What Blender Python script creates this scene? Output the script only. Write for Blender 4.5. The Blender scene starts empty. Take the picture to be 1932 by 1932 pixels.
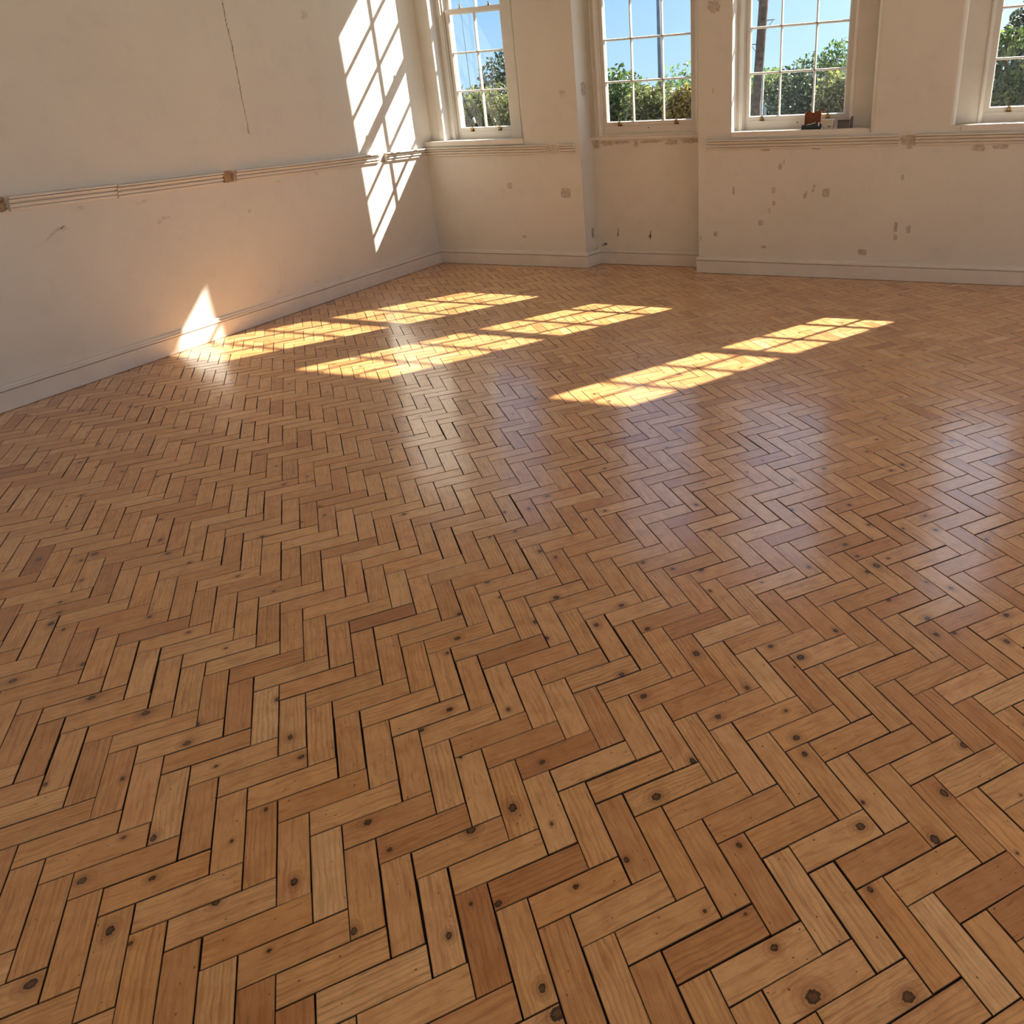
SUN_E = 12.5
SKY = [(0, (.34, .46, .56)), (.02, (.40, .62, .80)), (.12, (.27, .50, .80)), (.3, (.20, .42, .78)), (.7, (.13, .32, .72))]
GLOW = (1.5, 1.6, 1.7)
SKY_E = .82
EXPO = .7
KNOTS={(0,-2,2):(0.82,0.7,1),(0,0,0):(1.93,0.9,1.2),(1,3,0):(0.41,1.1,1.3),(0,7,-1):(0.99,0.38,1.3),(0,3,-3):(1.45,0.68,0.7),(0,2,-2):(0.15,0.21,0.9),(1,6,-3):(0.17,0.78,0.8),(1,0,-3):(0.64,0.92,0.8),(1,2,-5):(0.67,0.49,0.9),(1,-2,-1):(0.12,0.24,0.9),(1,2,1):(0.22,2.94,0.5),(0,0,-6):(2.88,0.77,1.6),(0,1,5):(0.11,0.88,0.8),(1,4,-1):(0.43,0.96,0.5),(1,1,-4):(0.41,2.54,0.5),(0,11,1):(0.66,0.43,0.9),(1,9,0):(0.81,0.11,1),(0,13,-1):(0.75,0.32,1.1),(1,13,-4):(0.57,2.61,0.9),(0,16,-4):(2.95,0.42,1.3),(1,16,-7):(0.81,2.31,1.2),(1,15,-6):(0.28,0.18,1.3),(1,12,-9):(0.39,2.84,0.8),(0,8,-8):(1.13,0.28,1.6),(0,9,-9):(2.38,0.24,1.3),(0,7,-7):(1.89,0.71,0.9),(1,9,-6):(0.62,2.68,0.8),(0,11,-5):(2.48,0.53,1.2),(1,14,-5):(0.14,1.18,0.6),(0,-13,13):(1.72,0.76,1.2),(0,-11,11):(1.99,0.75,1.3),(1,-7,10):(0.02,0.09,1),(0,-9,9):(1.75,0.25,1.1),(1,-5,8):(0.94,2.12,0.9),(1,-4,7):(0.42,0.77,0.9),(0,-6,6):(2.78,0.59,0.9),(1,-12,9):(0.14,0.46,0.7),(1,-8,5):(0.17,0.25,1),(0,-10,4):(0.3,0.56,1.1),(1,-9,0):(0.45,2.39,1.1),(1,-8,-1):(0.09,2.69,0.6),(0,-7,1):(1.29,0.93,0.9),(1,-4,1):(0.51,0.6,1),(0,-13,1):(2.68,0.67,1.3),(1,-6,3):(0.6,0.96,0.5),(0,-11,5):(2.24,0.72,0.6),(1,-5,2):(0.63,2.77,0.6),(0,5,13):(0.64,0.93,1),(1,8,13):(0.84,2.29,0.9),(1,9,12):(0.43,2.38,0.8),(1,6,15):(0.76,2.93,0.8),(1,9,18):(0.58,1.8,0.9),(0,10,20):(1.04,0.73,0.8),(1,8,19):(0.19,1.12,0.8),(1,6,9):(0.94,0.92,1),(1,7,8):(0.06,0.64,0.9),(1,9,6):(0.38,2.44,1),(0,2,10):(1.43,0.45,1),(1,3,12):(0.84,0.08,1),(0,7,11):(1.38,0.19,1.1),(0,7,5):(2.2,0.11,1),(1,5,10):(0.9,2.45,0.6),(0,13,17):(0.52,0.47,0.7),(1,12,15):(0.18,2.11,0.7),(1,23,4):(0.65,2.24,1.6),(1,28,5):(0.6,2.31,1),(0,25,11):(1.27,0.44,0.9),(0,22,8):(1.48,0.39,1),(1,18,3):(0.76,0.33,0.9),(0,22,2):(0.9,0.16,1.1),(1,22,-1):(0.45,2.18,1),(0,24,0):(2.12,0.75,1),(1,24,-3):(0.74,2.58,1.1),(0,21,3):(1.28,0.9,0.9),(1,25,2):(0.48,1.28,0.8),(0,24,6):(0.57,0.44,0.6),(1,24,3):(0.8,1.15,0.6),(1,23,-2):(0.22,2.92,0.9),(1,30,3):(0.19,2.42,0.8),(0,-14,26):(0.35,0.67,1.4),(0,-12,24):(2.18,0.72,1),(1,-15,18):(0.76,2.41,1.2),(0,-16,16):(1.27,0.52,1.2),(1,-13,16):(0.91,0.35,1),(1,-17,26):(0.51,1.49,1.2),(1,-15,24):(0.79,2.2,0.8),(0,-12,18):(2.14,0.78,0.8),(1,-14,17):(0.44,2.63,0.7),(0,-10,16):(2.04,0.61,0.8),(0,-11,23):(2.4,0.11,0.8),(1,41,16):(0.44,1.82,1),(1,32,13):(0.39,0.79,1.3),(0,29,13):(2.24,0.5,1),(1,22,23):(0.4,2.21,1.1),(1,25,14):(0.23,1.42,1),(1,12,3):(0.57,1.81,1.3),(0,16,2):(0.39,0.65,1.4),(0,15,3):(0.65,0.76,0.9),(1,17,10):(0.88,2.91,1),(1,18,15):(0.54,0.58,1),(0,15,9):(0.68,0.9,1),(1,20,7):(0.59,0.66,0.8),(1,13,2):(0.47,0.2,0.9),(1,47,28):(0.24,1.57,1),(0,49,29):(0.83,0.63,1),(1,31,14):(0.73,2.25,0.8),(1,-18,39):(0.59,2.25,1),(0,-17,35):(0.93,0.27,1),(1,-17,44):(0.18,0.36,0.8),(1,-15,36):(0.75,2,0.8),(1,-12,33):(0.17,2.91,0.9),(1,-10,31):(0.92,0.61,0.8),(1,-17,50):(0.89,2.24,0.8),(1,-16,49):(0.46,2.71,0.8),(1,-19,52):(0.19,0.96,1)}
TONES={(0,4,2):-1,(1,1,-4):-0.85,(0,2,-2):-0.8,(1,3,-6):-0.5,(1,6,-3):-0.5,(1,2,1):0.8,(1,0,-3):0.7,(0,1,-1):0.3,(1,4,-1):0.4,(0,-1,1):-0.5,(1,0,3):-0.1,(1,-1,-2):0.2,(0,4,-4):0.2,(1,5,-2):0.2,(1,2,-5):0.2,(0,-2,-4):0.4,(0,7,-1):0.1,(0,12,-6):-0.7,(1,16,-7):-0.5,(0,6,-6):-0.7,(0,9,-3):-0.4,(0,10,-4):-0.3,(1,9,-6):-0.6,(0,7,-7):0.5,(0,9,-9):0.4,(0,17,-5):0.2,(1,12,-3):0.2,(1,-11,8):-0.5,(1,-7,4):-0.5,(1,-5,8):0.8,(1,-8,5):0.5,(0,-8,8):-0.4,(1,-5,2):-0.3,(1,-3,0):0.7,(1,-7,-2):-0.5,(1,-9,0):-0.3,(1,-12,9):0.3,(1,-6,3):0,(1,-9,6):0.3,(1,-8,-1):0.2,(0,-10,4):-0.2,(0,4,8):-0.8,(1,8,13):0.7,(0,7,17):-0.3,(1,6,9):0,(1,3,12):-0.5,(1,9,12):-0.2,(1,5,10):0.3,(1,11,16):-0.3,(1,10,17):0,(0,4,14):-0.3,(0,20,4):-0.6,(0,23,7):-0.5,(0,23,1):-0.7,(0,21,-3):0.8,(0,19,-1):-0.3,(0,22,2):0.4,(1,22,5):-0.2,(1,-19,46):0.9,(1,-15,42):0.7,(0,-15,39):-0.5,(0,-16,46):-0.6,(1,-17,32):0.7,(1,-12,27):0.6,(0,-16,40):-0.6,(1,-21,54):0.6,(0,-23,53):-0.6,(0,12,6):-0.7,(1,14,1):0.8,(1,24,3):-0.5,(0,38,22):0.6,(1,21,18):0.5,(0,33,15):0.3}
import bpy, bmesh, math, random
from mathutils import Vector, Matrix, noise as mnoise
random.seed(7)
scene = bpy.context.scene
COL = scene.collection
PI = math.pi

# ------------------------------------------------------------------ helpers
def tag(o, label=None, cat=None, group=None, kind=None):
    if label: o['label'] = label
    if cat: o['category'] = cat
    if group: o['group'] = group
    if kind: o['kind'] = kind
    return o

def link(name, me, parent=None):
    o = bpy.data.objects.new(name, me)
    COL.objects.link(o)
    if parent: o.parent = parent
    return o

def obj(name, bm, m, parent=None, smooth=False):
    me = bpy.data.meshes.new(name)
    bmesh.ops.recalc_face_normals(bm, faces=bm.faces)
    bm.to_mesh(me); bm.free()
    if smooth:
        for p in me.polygons: p.use_smooth = True
    for mm in (m if isinstance(m, (list, tuple)) else [m]): me.materials.append(mm)
    return link(name, me, parent)

def empty(name, loc=(0, 0, 0), parent=None):
    o = bpy.data.objects.new(name, None); COL.objects.link(o)
    o.location = loc; o.empty_display_size = .1
    if parent: o.parent = parent
    return o

def box(bm, x0, x1, y0, y1, z0, z1, bev=0, mi=0):
    vs = [bm.verts.new(p) for p in ((x0,y0,z0),(x1,y0,z0),(x1,y1,z0),(x0,y1,z0),(x0,y0,z1),(x1,y0,z1),(x1,y1,z1),(x0,y1,z1))]
    fs = [bm.faces.new([vs[i] for i in q]) for q in ((0,3,2,1),(4,5,6,7),(0,1,5,4),(1,2,6,5),(2,3,7,6),(3,0,4,7))]
    for f in fs: f.material_index = mi
    if bev:
        es = list({e for f in fs for e in f.edges})
        r = bmesh.ops.bevel(bm, geom=es, offset=bev, segments=2, affect='EDGES', profile=.5)
        for f in r['faces']: f.material_index = mi
    return vs

def prism(bm, pts, axis, a, b):
    """closed polygon pts extruded along axis ('x','y','z') from a to b"""
    def P(p, t):
        return {'x': (t, p[0], p[1]), 'y': (p[0], t, p[1]), 'z': (p[0], p[1], t)}[axis]
    A = [bm.verts.new(P(p, a)) for p in pts]; B = [bm.verts.new(P(p, b)) for p in pts]
    n = len(pts)
    bm.faces.new(A); bm.faces.new(B[::-1])
    for i in range(n):
        bm.faces.new((A[i], A[(i+1) % n], B[(i+1) % n], B[i]))
    return A + B

def tube(bm, pts, r, n=10, r1=None, cap=True):
    pts = [Vector(p) for p in pts]; rings = []
    for i, p in enumerate(pts):
        d = (pts[min(i+1, len(pts)-1)] - pts[max(i-1, 0)]).normalized()
        u = d.cross(Vector((0, 0, 1)))
        if u.length < 1e-3: u = Vector((1, 0, 0))
        u.normalize(); v = d.cross(u)
        t = i/(len(pts)-1); rr = r if r1 is None else r*(1-t)+r1*t
        rings.append([bm.verts.new(p + (u*math.cos(2*PI*k/n) + v*math.sin(2*PI*k/n))*rr) for k in range(n)])
    for a, b in zip(rings, rings[1:]):
        for k in range(n):
            f = bm.faces.new((a[k], a[(k+1) % n], b[(k+1) % n], b[k])); f.smooth = True
    if cap:
        bm.faces.new(rings[0][::-1]); bm.faces.new(rings[-1])

# ------------------------------------------------------------------ materials
def newmat(name):
    m = bpy.data.materials.new(name); m.use_nodes = True
    nt = m.node_tree; nt.nodes.clear()
    out = nt.nodes.new('ShaderNodeOutputMaterial')
    b = nt.nodes.new('ShaderNodeBsdfPrincipled')
    nt.links.new(b.outputs[0], out.inputs[0])
    return m, nt, b
class NT:
    def __init__(s, nt): s.nt = nt
    def n(s, t, **kw):
        x = s.nt.nodes.new(t)
        for k, v in kw.items(): setattr(x, k, v)
        return x
    def l(s, a, b): s.nt.links.new(a, b)
    def math(s, op, a, b=None, c=None, clamp=False):
        x = s.n('ShaderNodeMath', operation=op); x.use_clamp = clamp
        for i, v in enumerate((a, b, c)):
            if v is None: continue
            if isinstance(v, (int, float)): x.inputs[i].default_value = v
            else: s.l(v, x.inputs[i])
        return x.outputs[0]
    def mix(s, f, a, b, mode='MIX'):
        x = s.n('ShaderNodeMix', data_type='RGBA', blend_type=mode)
        for i, v in ((0, f), (6, a), (7, b)):
            if isinstance(v, (int, float)): x.inputs[i].default_value = v
            elif isinstance(v, tuple): x.inputs[i].default_value = (*v, 1)
            else: s.l(v, x.inputs[i])
        return x.outputs[2]
    def noise(s, vec, scale, detail=3, rough=.5, dist=0, dims='3D'):
        x = s.n('ShaderNodeTexNoise', noise_dimensions=dims)
        x.inputs['Scale'].default_value = scale; x.inputs['Detail'].default_value = detail
        x.inputs['Roughness'].default_value = rough; x.inputs['Distortion'].default_value = dist
        if vec is not None: s.l(vec, x.inputs['Vector'])
        return x.outputs['Fac']
    def ramp(s, f, stops):
        x = s.n('ShaderNodeValToRGB'); cr = x.color_ramp
        while len(cr.elements) < len(stops): cr.elements.new(.5)
        for e, (p, c) in zip(cr.elements, stops):
            e.position = p; e.color = (*c, 1) if isinstance(c, tuple) else (c, c, c, 1)
        s.l(f, x.inputs[0]); return x.outputs[0]
    def coord(s, which='Object'):
        return s.n('ShaderNodeTexCoord').outputs[which]
    def map(s, vec, scale=(1, 1, 1), loc=(0, 0, 0)):
        x = s.n('ShaderNodeMapping'); x.inputs['Scale'].default_value = scale; x.inputs['Location'].default_value = loc
        s.l(vec, x.inputs[0]); return x.outputs[0]
    def bump(s, h, strength, dist, b):
        x = s.n('ShaderNodeBump'); x.inputs['Strength'].default_value = strength; x.inputs['Distance'].default_value = dist
        s.l(h, x.inputs['Height']); s.l(x.outputs[0], b.inputs['Normal'])

def srgb(r, g, b):
    f = lambda c: (c/255/12.92) if c <= 10 else ((c/255+.055)/1.055)**2.4
    return (f(r), f(g), f(b))

def simple(name, col, rough=.6, var=.08, scale=8, bump=0, spec=.5, metallic=0, sheenless=True):
    m, nt, b = newmat(name); k = NT(nt)
    v = k.coord(); f = k.noise(v, scale, 4)
    c2 = tuple(max(0, c*(1-var*2)) for c in col); c1 = tuple(min(1, c*(1+var)) for c in col)
    k.l(k.ramp(f, [(.3, c2), (.7, c1)]), b.inputs['Base Color'])
    b.inputs['Roughness'].default_value = rough; b.inputs['Metallic'].default_value = metallic
    b.inputs['Specular IOR Level'].default_value = spec
    if bump: k.bump(k.noise(v, scale*12, 3), bump, .002, b)
    return m

WALLC = (.75, .705, .63)
def wall_mat(name, col, patch=.10):
    m, nt, b = newmat(name); k = NT(nt)
    v = k.coord()
    big = k.noise(v, 1.3, 4, .55, .3); mid = k.noise(v, 5.5, 5, .6, .2); fine = k.noise(v, 160, 2)
    base = k.ramp(big, [(.3, tuple(c*.94 for c in col)), (.7, tuple(min(1, c*1.03) for c in col))])
    worn = k.ramp(mid, [(.33, tuple(c*.90 for c in (col[0]*.98, col[1]*.99, col[2]*1.03))), (.47, col)])
    c = k.mix(.35, base, worn)
    sc = k.ramp(k.noise(k.map(v, (1, 1, 1), (3, 9, 4)), 17, 5, .7, 1.2), [(.26, .80), (.34, 1.)])
    c = k.mix(.5, c, sc, 'MULTIPLY')
    k.l(c, b.inputs['Base Color'])
    b.inputs['Roughness'].default_value = .62; b.inputs['Specular IOR Level'].default_value = .3
    h = k.math('ADD', k.math('MULTIPLY', mid, .6), k.math('MULTIPLY', fine, .15))
    k.bump(h, .35, .004, b)
    return m
M_WALL = wall_mat('painted_plaster', WALLC)
M_CEIL = wall_mat('ceiling_plaster', (.50, .47, .43))
M_TRIM = simple('painted_trim', (.77, .70, .62), .42, .03, 6, .15)
M_WOODWORK = simple('white_gloss_woodwork', (.72, .68, .62), .33, .02, 7, .08)
M_PATCH = simple('grey_filler', (.57, .505, .43), .8, .14, 30, .6)
M_PATCH2 = simple('scraped_plaster', (.45, .30, .19), .9, .25, 40, 1)
M_PALE = simple('pale_filler', (.70, .635, .54), .8, .1, 24, .5)
M_CRACK = simple('crack_brown', (.30, .22, .16), .95, .2, 50)  # brown strip colour for the wide wall crack
M_BRASS = simple('aged_brass', (.34, .22, .09), .35, .15, 40, 0, .5, 1)
M_STONE = simple('sill_stone', (.62, .60, .56), .8, .06, 10, .4)
M_BRICK = simple('outer_brickwork', (.30, .14, .09), .85, .2, 12, .6)
M_DARK = simple('dark_filler', (.02, .012, .008), .9, .2, 20)  # near-black fill for the floor joints and screw holes

def glass_mat():
    m = bpy.data.materials.new('window_glass'); m.use_nodes = True
    nt = m.node_tree; nt.nodes.clear(); k = NT(nt)
    out = k.n('ShaderNodeOutputMaterial'); tr = k.n('ShaderNodeBsdfTransparent'); gl = k.n('ShaderNodeBsdfGlossy')
    gl.inputs['Roughness'].default_value = .02
    tr.inputs[0].default_value = (.97, .985, .98, 1)
    # Schlick reflectance, the same for both faces of the thin pane
    ge = k.n('ShaderNodeNewGeometry'); dt = k.n('ShaderNodeVectorMath', operation='DOT_PRODUCT')
    k.l(ge.outputs['Normal'], dt.inputs[0]); k.l(ge.outputs['Incoming'], dt.inputs[1])
    fz = k.math('ADD', k.math('MULTIPLY', k.math('POWER', k.math('SUBTRACT', 1, k.math('ABSOLUTE', dt.outputs['Value'])), 5), .94), .035)
    mx = k.n('ShaderNodeMixShader')
    k.l(fz, mx.inputs[0]); k.l(tr.outputs[0], mx.inputs[1]); k.l(gl.outputs[0], mx.inputs[2])
    k.l(mx.outputs[0], out.inputs[0]); return m
M_GLASS = glass_mat()

def floor_mat():
    m, nt, b = newmat('herringbone_pine_blocks'); k = NT(nt)
    uv = k.n('ShaderNodeUVMap', uv_map='grain').outputs[0]          # metres along / across each block, shifted per block
    rnd = k.n('ShaderNodeAttribute', attribute_name='rnd').outputs['Color']
    kn = k.n('ShaderNodeAttribute', attribute_name='knot').outputs['Vector']
    sep = k.n('ShaderNodeSeparateColor'); k.l(rnd, sep.inputs[0])
    tone, hue, fig = sep.outputs
    ks = k.n('ShaderNodeSeparateXYZ'); k.l(kn, ks.inputs[0])        # vector from the knot centre, and knot radius
    kx, ky, kr = ks.outputs
    su = k.n('ShaderNodeSeparateXYZ'); k.l(uv, su.inputs[0])
    # distance to knot, grain flowing round it
    kd = k.math('SQRT', k.math('ADD', k.math('POWER', k.math('MULTIPLY', kx, .8), 2), k.math('POWER', ky, 2)))
    has = k.math('GREATER_THAN', kr, .0001)
    rel = k.math('DIVIDE', kd, k.math('ADD', kr, .0001))
    near = k.math('MULTIPLY', k.math('POWER', 2.718, k.math('MULTIPLY', rel, -.55)), has)
    warp = k.math('MULTIPLY', k.math('MULTIPLY', near, k.math('SIGN', ky)), .016)
    gy = k.math('SUBTRACT', su.outputs[1], warp)
    w1 = k.noise(k.map(uv, (9, 22, 1)), 1, 3, .5)
    gy = k.math('ADD', gy, k.math('MULTIPLY', k.math('SUBTRACT', w1, .5), .022))
    cv = k.n('ShaderNodeCombineXYZ'); k.l(k.math('MULTIPLY', su.outputs[0], .07), cv.inputs[0]); k.l(gy, cv.inputs[1])
    k.l(k.math('MULTIPLY', fig, 40), cv.inputs[2])
    gv = cv.outputs[0]
    # annual rings: soft stripes across the width
    wv = k.n('ShaderNodeTexWave', wave_type='BANDS', bands_direction='Y', wave_profile='SAW')
    wv.inputs['Scale'].default_value = 24; wv.inputs['Distortion'].default_value = 7; wv.inputs['Detail'].default_value = 2
    wv.inputs['Detail Scale'].default_value = .8; k.l(gv, wv.inputs['Vector'])
    fib = k.noise(gv, 420, 4, .65)
    fib2 = k.noise(gv, 95, 3, .6, .4)
    cloud = k.noise(uv, 14, 4, .6, .5)
    lt = srgb(206, 154, 94); md = srgb(183, 126, 70); dk = srgb(140, 80, 38)
    base = k.ramp(tone, [(0, srgb(170, 108, 62)), (.22, srgb(204, 145, 90)), (.5, srgb(227, 174, 113)), (.75, srgb(238, 189, 130)), (1, srgb(248, 210, 156))])
    redd = k.ramp(hue, [(0, srgb(255, 236, 214)), (.5, (1, 1, 1)), (1, srgb(255, 240, 245))])
    c = k.mix(.55, base, redd, 'MULTIPLY')
    ringf = k.ramp(wv.outputs['Fac'], [(0, 1.04), (.55, .97), (.86, .70), (1, .93)])
    ringamt = k.ramp(k.math('ADD', fig, k.math('MULTIPLY', k.math('SUBTRACT', cloud, .5), .8)), [(.42, .10), (.80, .75)])
    c = k.mix(ringamt, c, k.mix(1., c, ringf, 'MULTIPLY'))
    c = k.mix(.45, c, k.ramp(fib, [(.30, .72), (.55, 1.08)]), 'MULTIPLY')
    c = k.mix(.5, c, k.ramp(fib2, [(.28, srgb(190, 150, 120)), (.5, (1, 1, 1)), (.75, (1.08, 1.08, 1.06))]), 'MULTIPLY')
    c = k.mix(.45, c, k.ramp(cloud, [(.3, srgb(205, 180, 155)), (.6, (1, 1, 1))]), 'MULTIPLY')
    # worm holes, flecks and pitch streaks
    vo = k.n('ShaderNodeTexVoronoi', feature='F1'); vo.inputs['Scale'].default_value = 1
    k.l(k.map(uv, (48, 75, 1)), vo.inputs['Vector'])
    vc = k.n('ShaderNodeSeparateColor'); k.l(vo.outputs['Color'], vc.inputs[0])
    fl = k.math('MULTIPLY', k.math('LESS_THAN', vo.outputs['Distance'], k.math('MULTIPLY', vc.outputs[1], .17)), k.math('GREATER_THAN', vc.outputs[0], .72))
    c = k.mix(k.math('MULTIPLY', fl, .75), c, srgb(92, 48, 24))
    st = k.noise(k.map(uv, (16, 210, 1), (3, 8, 0)), 1, 2, .5)
    c = k.mix(k.math('MULTIPLY', k.ramp(st, [(.67, 0.), (.74, 1.)]), .65), c, srgb(96, 52, 28))
    # knot: dark rim and pupil, brown halo
    wob = k.math('ADD', rel, k.math('MULTIPLY', k.math('SUBTRACT', k.noise(uv, 160, 3), .5), .9))
    kf = k.math('MULTIPLY', k.ramp(wob, [(.0, .78), (.35, .7), (.62, .98), (.9, .92), (1., .0)]), has)
    halo = k.math('MULTIPLY', k.ramp(k.math('MULTIPLY', wob, .25), [(.2, .55), (.8, 0.)]), has)
    rings = k.ramp(k.math('SINE', k.math('MULTIPLY', rel, 5.5)), [(.35, 0.), (.9, 1.)])
    c = k.mix(halo, c, srgb(150, 92, 48))
    c = k.mix(k.math('MULTIPLY', k.math('MULTIPLY', rings, near), .5), c, srgb(120, 66, 32))
    c = k.mix(kf, c, srgb(44, 20, 10))
    # edges of each block mixed darker and rougher towards the joints
    ed = k.n('ShaderNodeAttribute', attribute_name='edge').outputs['Fac']
    c = k.mix(k.math('MULTIPLY', ed, .8), c, srgb(56, 30, 16))
    k.l(c, b.inputs['Base Color'])
    rg = k.math('ADD', k.math('MULTIPLY', fib2, .10), k.math('ADD', .235, k.math('MULTIPLY', cloud, .12)))
    rg = k.math('ADD', rg, k.math('MULTIPLY', ed, .3))
    k.l(rg, b.inputs['Roughness'])
    b.inputs['Specular IOR Level'].default_value = .5
    b.inputs['Coat Weight'].default_value = .9; b.inputs['Coat Roughness'].default_value = .17; b.inputs['Coat IOR'].default_value = 1.6
    h = k.math('ADD', k.math('MULTIPLY', fib, .35), k.math('ADD', k.math('MULTIPLY', cloud, 1.0), k.math('MULTIPLY', k.math('SUBTRACT', 1, kf), .4)))
    k.bump(h, .25, .0012, b)
    return m
M_FLOOR = floor_mat()

# ------------------------------------------------------------------ camera
RW = ((0.9298051516865536, 0.36522529825406985, -0.045528687795397454), (0.09942131731960477, -0.3683406666446539, -0.9243595377114937), (-0.35436955506868745, 0.8549477380582966, -0.37879622969272386))
CW = (5.231872679923677, -7.167129373074933, 1.6776373692386684)
cam = bpy.data.cameras.new('camera'); co = bpy.data.objects.new('camera', cam); COL.objects.link(co)
cam.sensor_fit = 'HORIZONTAL'; cam.sensor_width = 36; cam.lens = 36*1356.16/1932
cam.shift_x = (966-1174.12)/1932; cam.shift_y = (749.68-966)/1932
cam.clip_start = .05; cam.clip_end = 400
r, d, f = (Vector(v) for v in RW)
mt = Matrix.Identity(4)
for i in range(3):
    mt[i][0] = r[i]; mt[i][1] = -d[i]; mt[i][2] = -f[i]; mt[i][3] = CW[i]
co.matrix_world = mt
scene.camera = co

# ------------------------------------------------------------------ floor
U = .0762; GO = (18.780923434729416, 98.36832056046858); S2 = math.sqrt(.5)
def g2w(x, y):
    x -= GO[0]; y -= GO[1]
    return ((x*S2 - y*S2)*U, (x*S2 + y*S2)*U)
def w2g(X, Y):
    X /= U; Y /= U
    return (X*S2 + Y*S2 + GO[0], -X*S2 + Y*S2 + GO[1])

def build_floor():
    rr = random.Random(3)
    V, F, uvs, rnd, kno, edg = [], [], [], [], [], []
    XMIN, XMAX, YMIN, YMAX = -.45, 9.2, -8.2, .33
    cs = [w2g(X, Y) for X in (XMIN, XMAX) for Y in (YMIN, YMAX)]
    gx0, gx1 = int(min(c[0] for c in cs))-4, int(max(c[0] for c in cs))+4
    gy0, gy1 = int(min(c[1] for c in cs))-4, int(max(c[1] for c in cs))+4
    def put(kind, a, c):
        L, Wd = 3., 1.
        cx, cy = (a+1.5, c+.5) if kind == 0 else (a+.5, c+1.5)
        X, Y = g2w(cx, cy)
        if not (XMIN < X < XMAX and YMIN < Y < YMAX): return
        near = (X-CW[0])**2 + (Y-CW[1])**2 < 25
        gap = rr.uniform(.010, .025) + (rr.random() < .12)*rr.uniform(.01, .03)
        gap2 = rr.uniform(.010, .022)
        hl, hw = L/2 - gap2, Wd/2 - gap
        ang = rr.gauss(0, .0035); ox, oy = rr.gauss(0, .006), rr.gauss(0, .006)
        z0 = rr.uniform(-.0004, .0003); tu, tv = rr.gauss(0, .0016), rr.gauss(0, .0035)
        key = (kind, a, c)
        t = .5 + rr.gauss(0, .10)
        if rr.random() < .07: t -= .17
        if rr.random() < .05: t += .13
        if key in TONES: t = .5 + TONES[key]*.34 + rr.gauss(0, .03)
        t = min(1, max(0, t)); hu = min(1, max(0, rr.gauss(.45, .22))); fg = rr.random()
        if key in KNOTS:
            kx, ky, kr = KNOTS[key]
            if kind == 0: ku, kv = kx-1.5, ky-.5
            else: ku, kv = ky-1.5, -(kx-.5)
            kr *= .11*U/.0762
        elif rr.random() < (.13 if near else .20):
            ku, kv, kr = rr.uniform(-1.35, 1.35), rr.uniform(-.42, .42), rr.uniform(.04, .12)
        else: ku = kv = kr = 0
        ru, rv = rr.uniform(0, 60), rr.uniform(0, 60)
        bw = .016                                   # arris
        prof = ((hl, hw, -.0075, 1.), (hl, hw, -.0014, 1.), (hl-bw*.45, hw-bw*.45, -.0003, .55), (hl-bw*1.6, hw-bw*1.6, 0., 0.))
        base = len(V)
        if kind == 0: ca, sa = math.cos(ang), math.sin(ang)
        else: ca, sa = math.cos(ang+PI/2), math.sin(ang+PI/2)
        loc = []
        for (a_, b_, z, e) in prof:
            for sx, sy in ((-1, -1), (1, -1), (1, 1), (-1, 1)):
                u, v = sx*a_, sy*b_
                gx, gy = cx+ox+u*ca-v*sa, cy+oy+u*sa+v*ca
                X, Y = g2w(gx, gy)
                V.append((X, Y, z+z0+(tu*u+tv*v)*U)); loc.append((u*U, v*U, e))
        fs = []
        for ring in range(3):
            for i in range(4):
                j = (i+1) % 4
                fs.append((ring*4+i, ring*4+j, ring*4+4+j, ring*4+4+i))
        fs.append((12, 13, 14, 15))
        for q in fs:
            F.append(tuple(base+i for i in q))
            for i in q:
                u, v, e = loc[i]
                uvs.append((u+ru, v+rv)); rnd.append((t, hu, fg, 1)); kno.append((u-ku*U, v-kv*U, kr*U)); edg.append(e)
    for c in range(gy0, gy1):
        for a in range(gx0, gx1):
            if (a + c) % 6 == 0: put(0, a, c)
            if (a + c + 3) % 6 == 0: put(1, a, c)
    # sub-floor slab below the blocks, reaching the whole room
    b0 = len(V)
    for p in ((-.8, -8.3, -.006), (12.4, -8.3, -.006), (12.4, .6, -.006), (-.8, .6, -.006), (-.8, -8.3, -.2), (12.4, -8.3, -.2), (12.4, .6, -.2), (-.8, .6, -.2)): V.append(p)
    nb = len(F)
    for q in ((0, 1, 2, 3), (7, 6, 5, 4), (0, 4, 5, 1), (1, 5, 6, 2), (2, 6, 7, 3), (3, 7, 4, 0)):
        F.append(tuple(b0+i for i in q))
        for i in q: uvs.append((0, 0)); rnd.append((.5, .5, .5, 1)); kno.append((0, 0, 0)); edg.append(1)
    me = bpy.data.meshes.new('floor'); me.from_pydata(V, [], F)
    uvl = me.uv_layers.new(name='grain'); uvl.data.foreach_set('uv', [x for p in uvs for x in p])
    a1 = me.attributes.new('rnd', 'FLOAT_COLOR', 'CORNER'); a1.data.foreach_set('color', [x for p in rnd for x in p])
    a2 = me.attributes.new('knot', 'FLOAT_VECTOR', 'CORNER'); a2.data.foreach_set('vector', [x for p in kno for x in p])
    a3 = me.attributes.new('edge', 'FLOAT', 'CORNER'); a3.data.foreach_set('value', edg)
    me.materials.append(M_FLOOR); me.materials.append(M_DARK)
    for i in range(nb, nb+6): me.polygons[i].material_index = 1
    me.update()
    return tag(link('floor', me), 'varnished pine herringbone block floor with dark joints and knots', kind='structure')
build_floor()

# rest of the room floor, outside the camera's sight: same timber colour
bm = bmesh.new(); box(bm, 9.2, 12.3, -8.3, .0, -.006, .0)
tag(obj('floor_rear', bm, simple('plain_pine', srgb(180, 124, 70), .35, .1, 6)), kind='structure')

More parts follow.
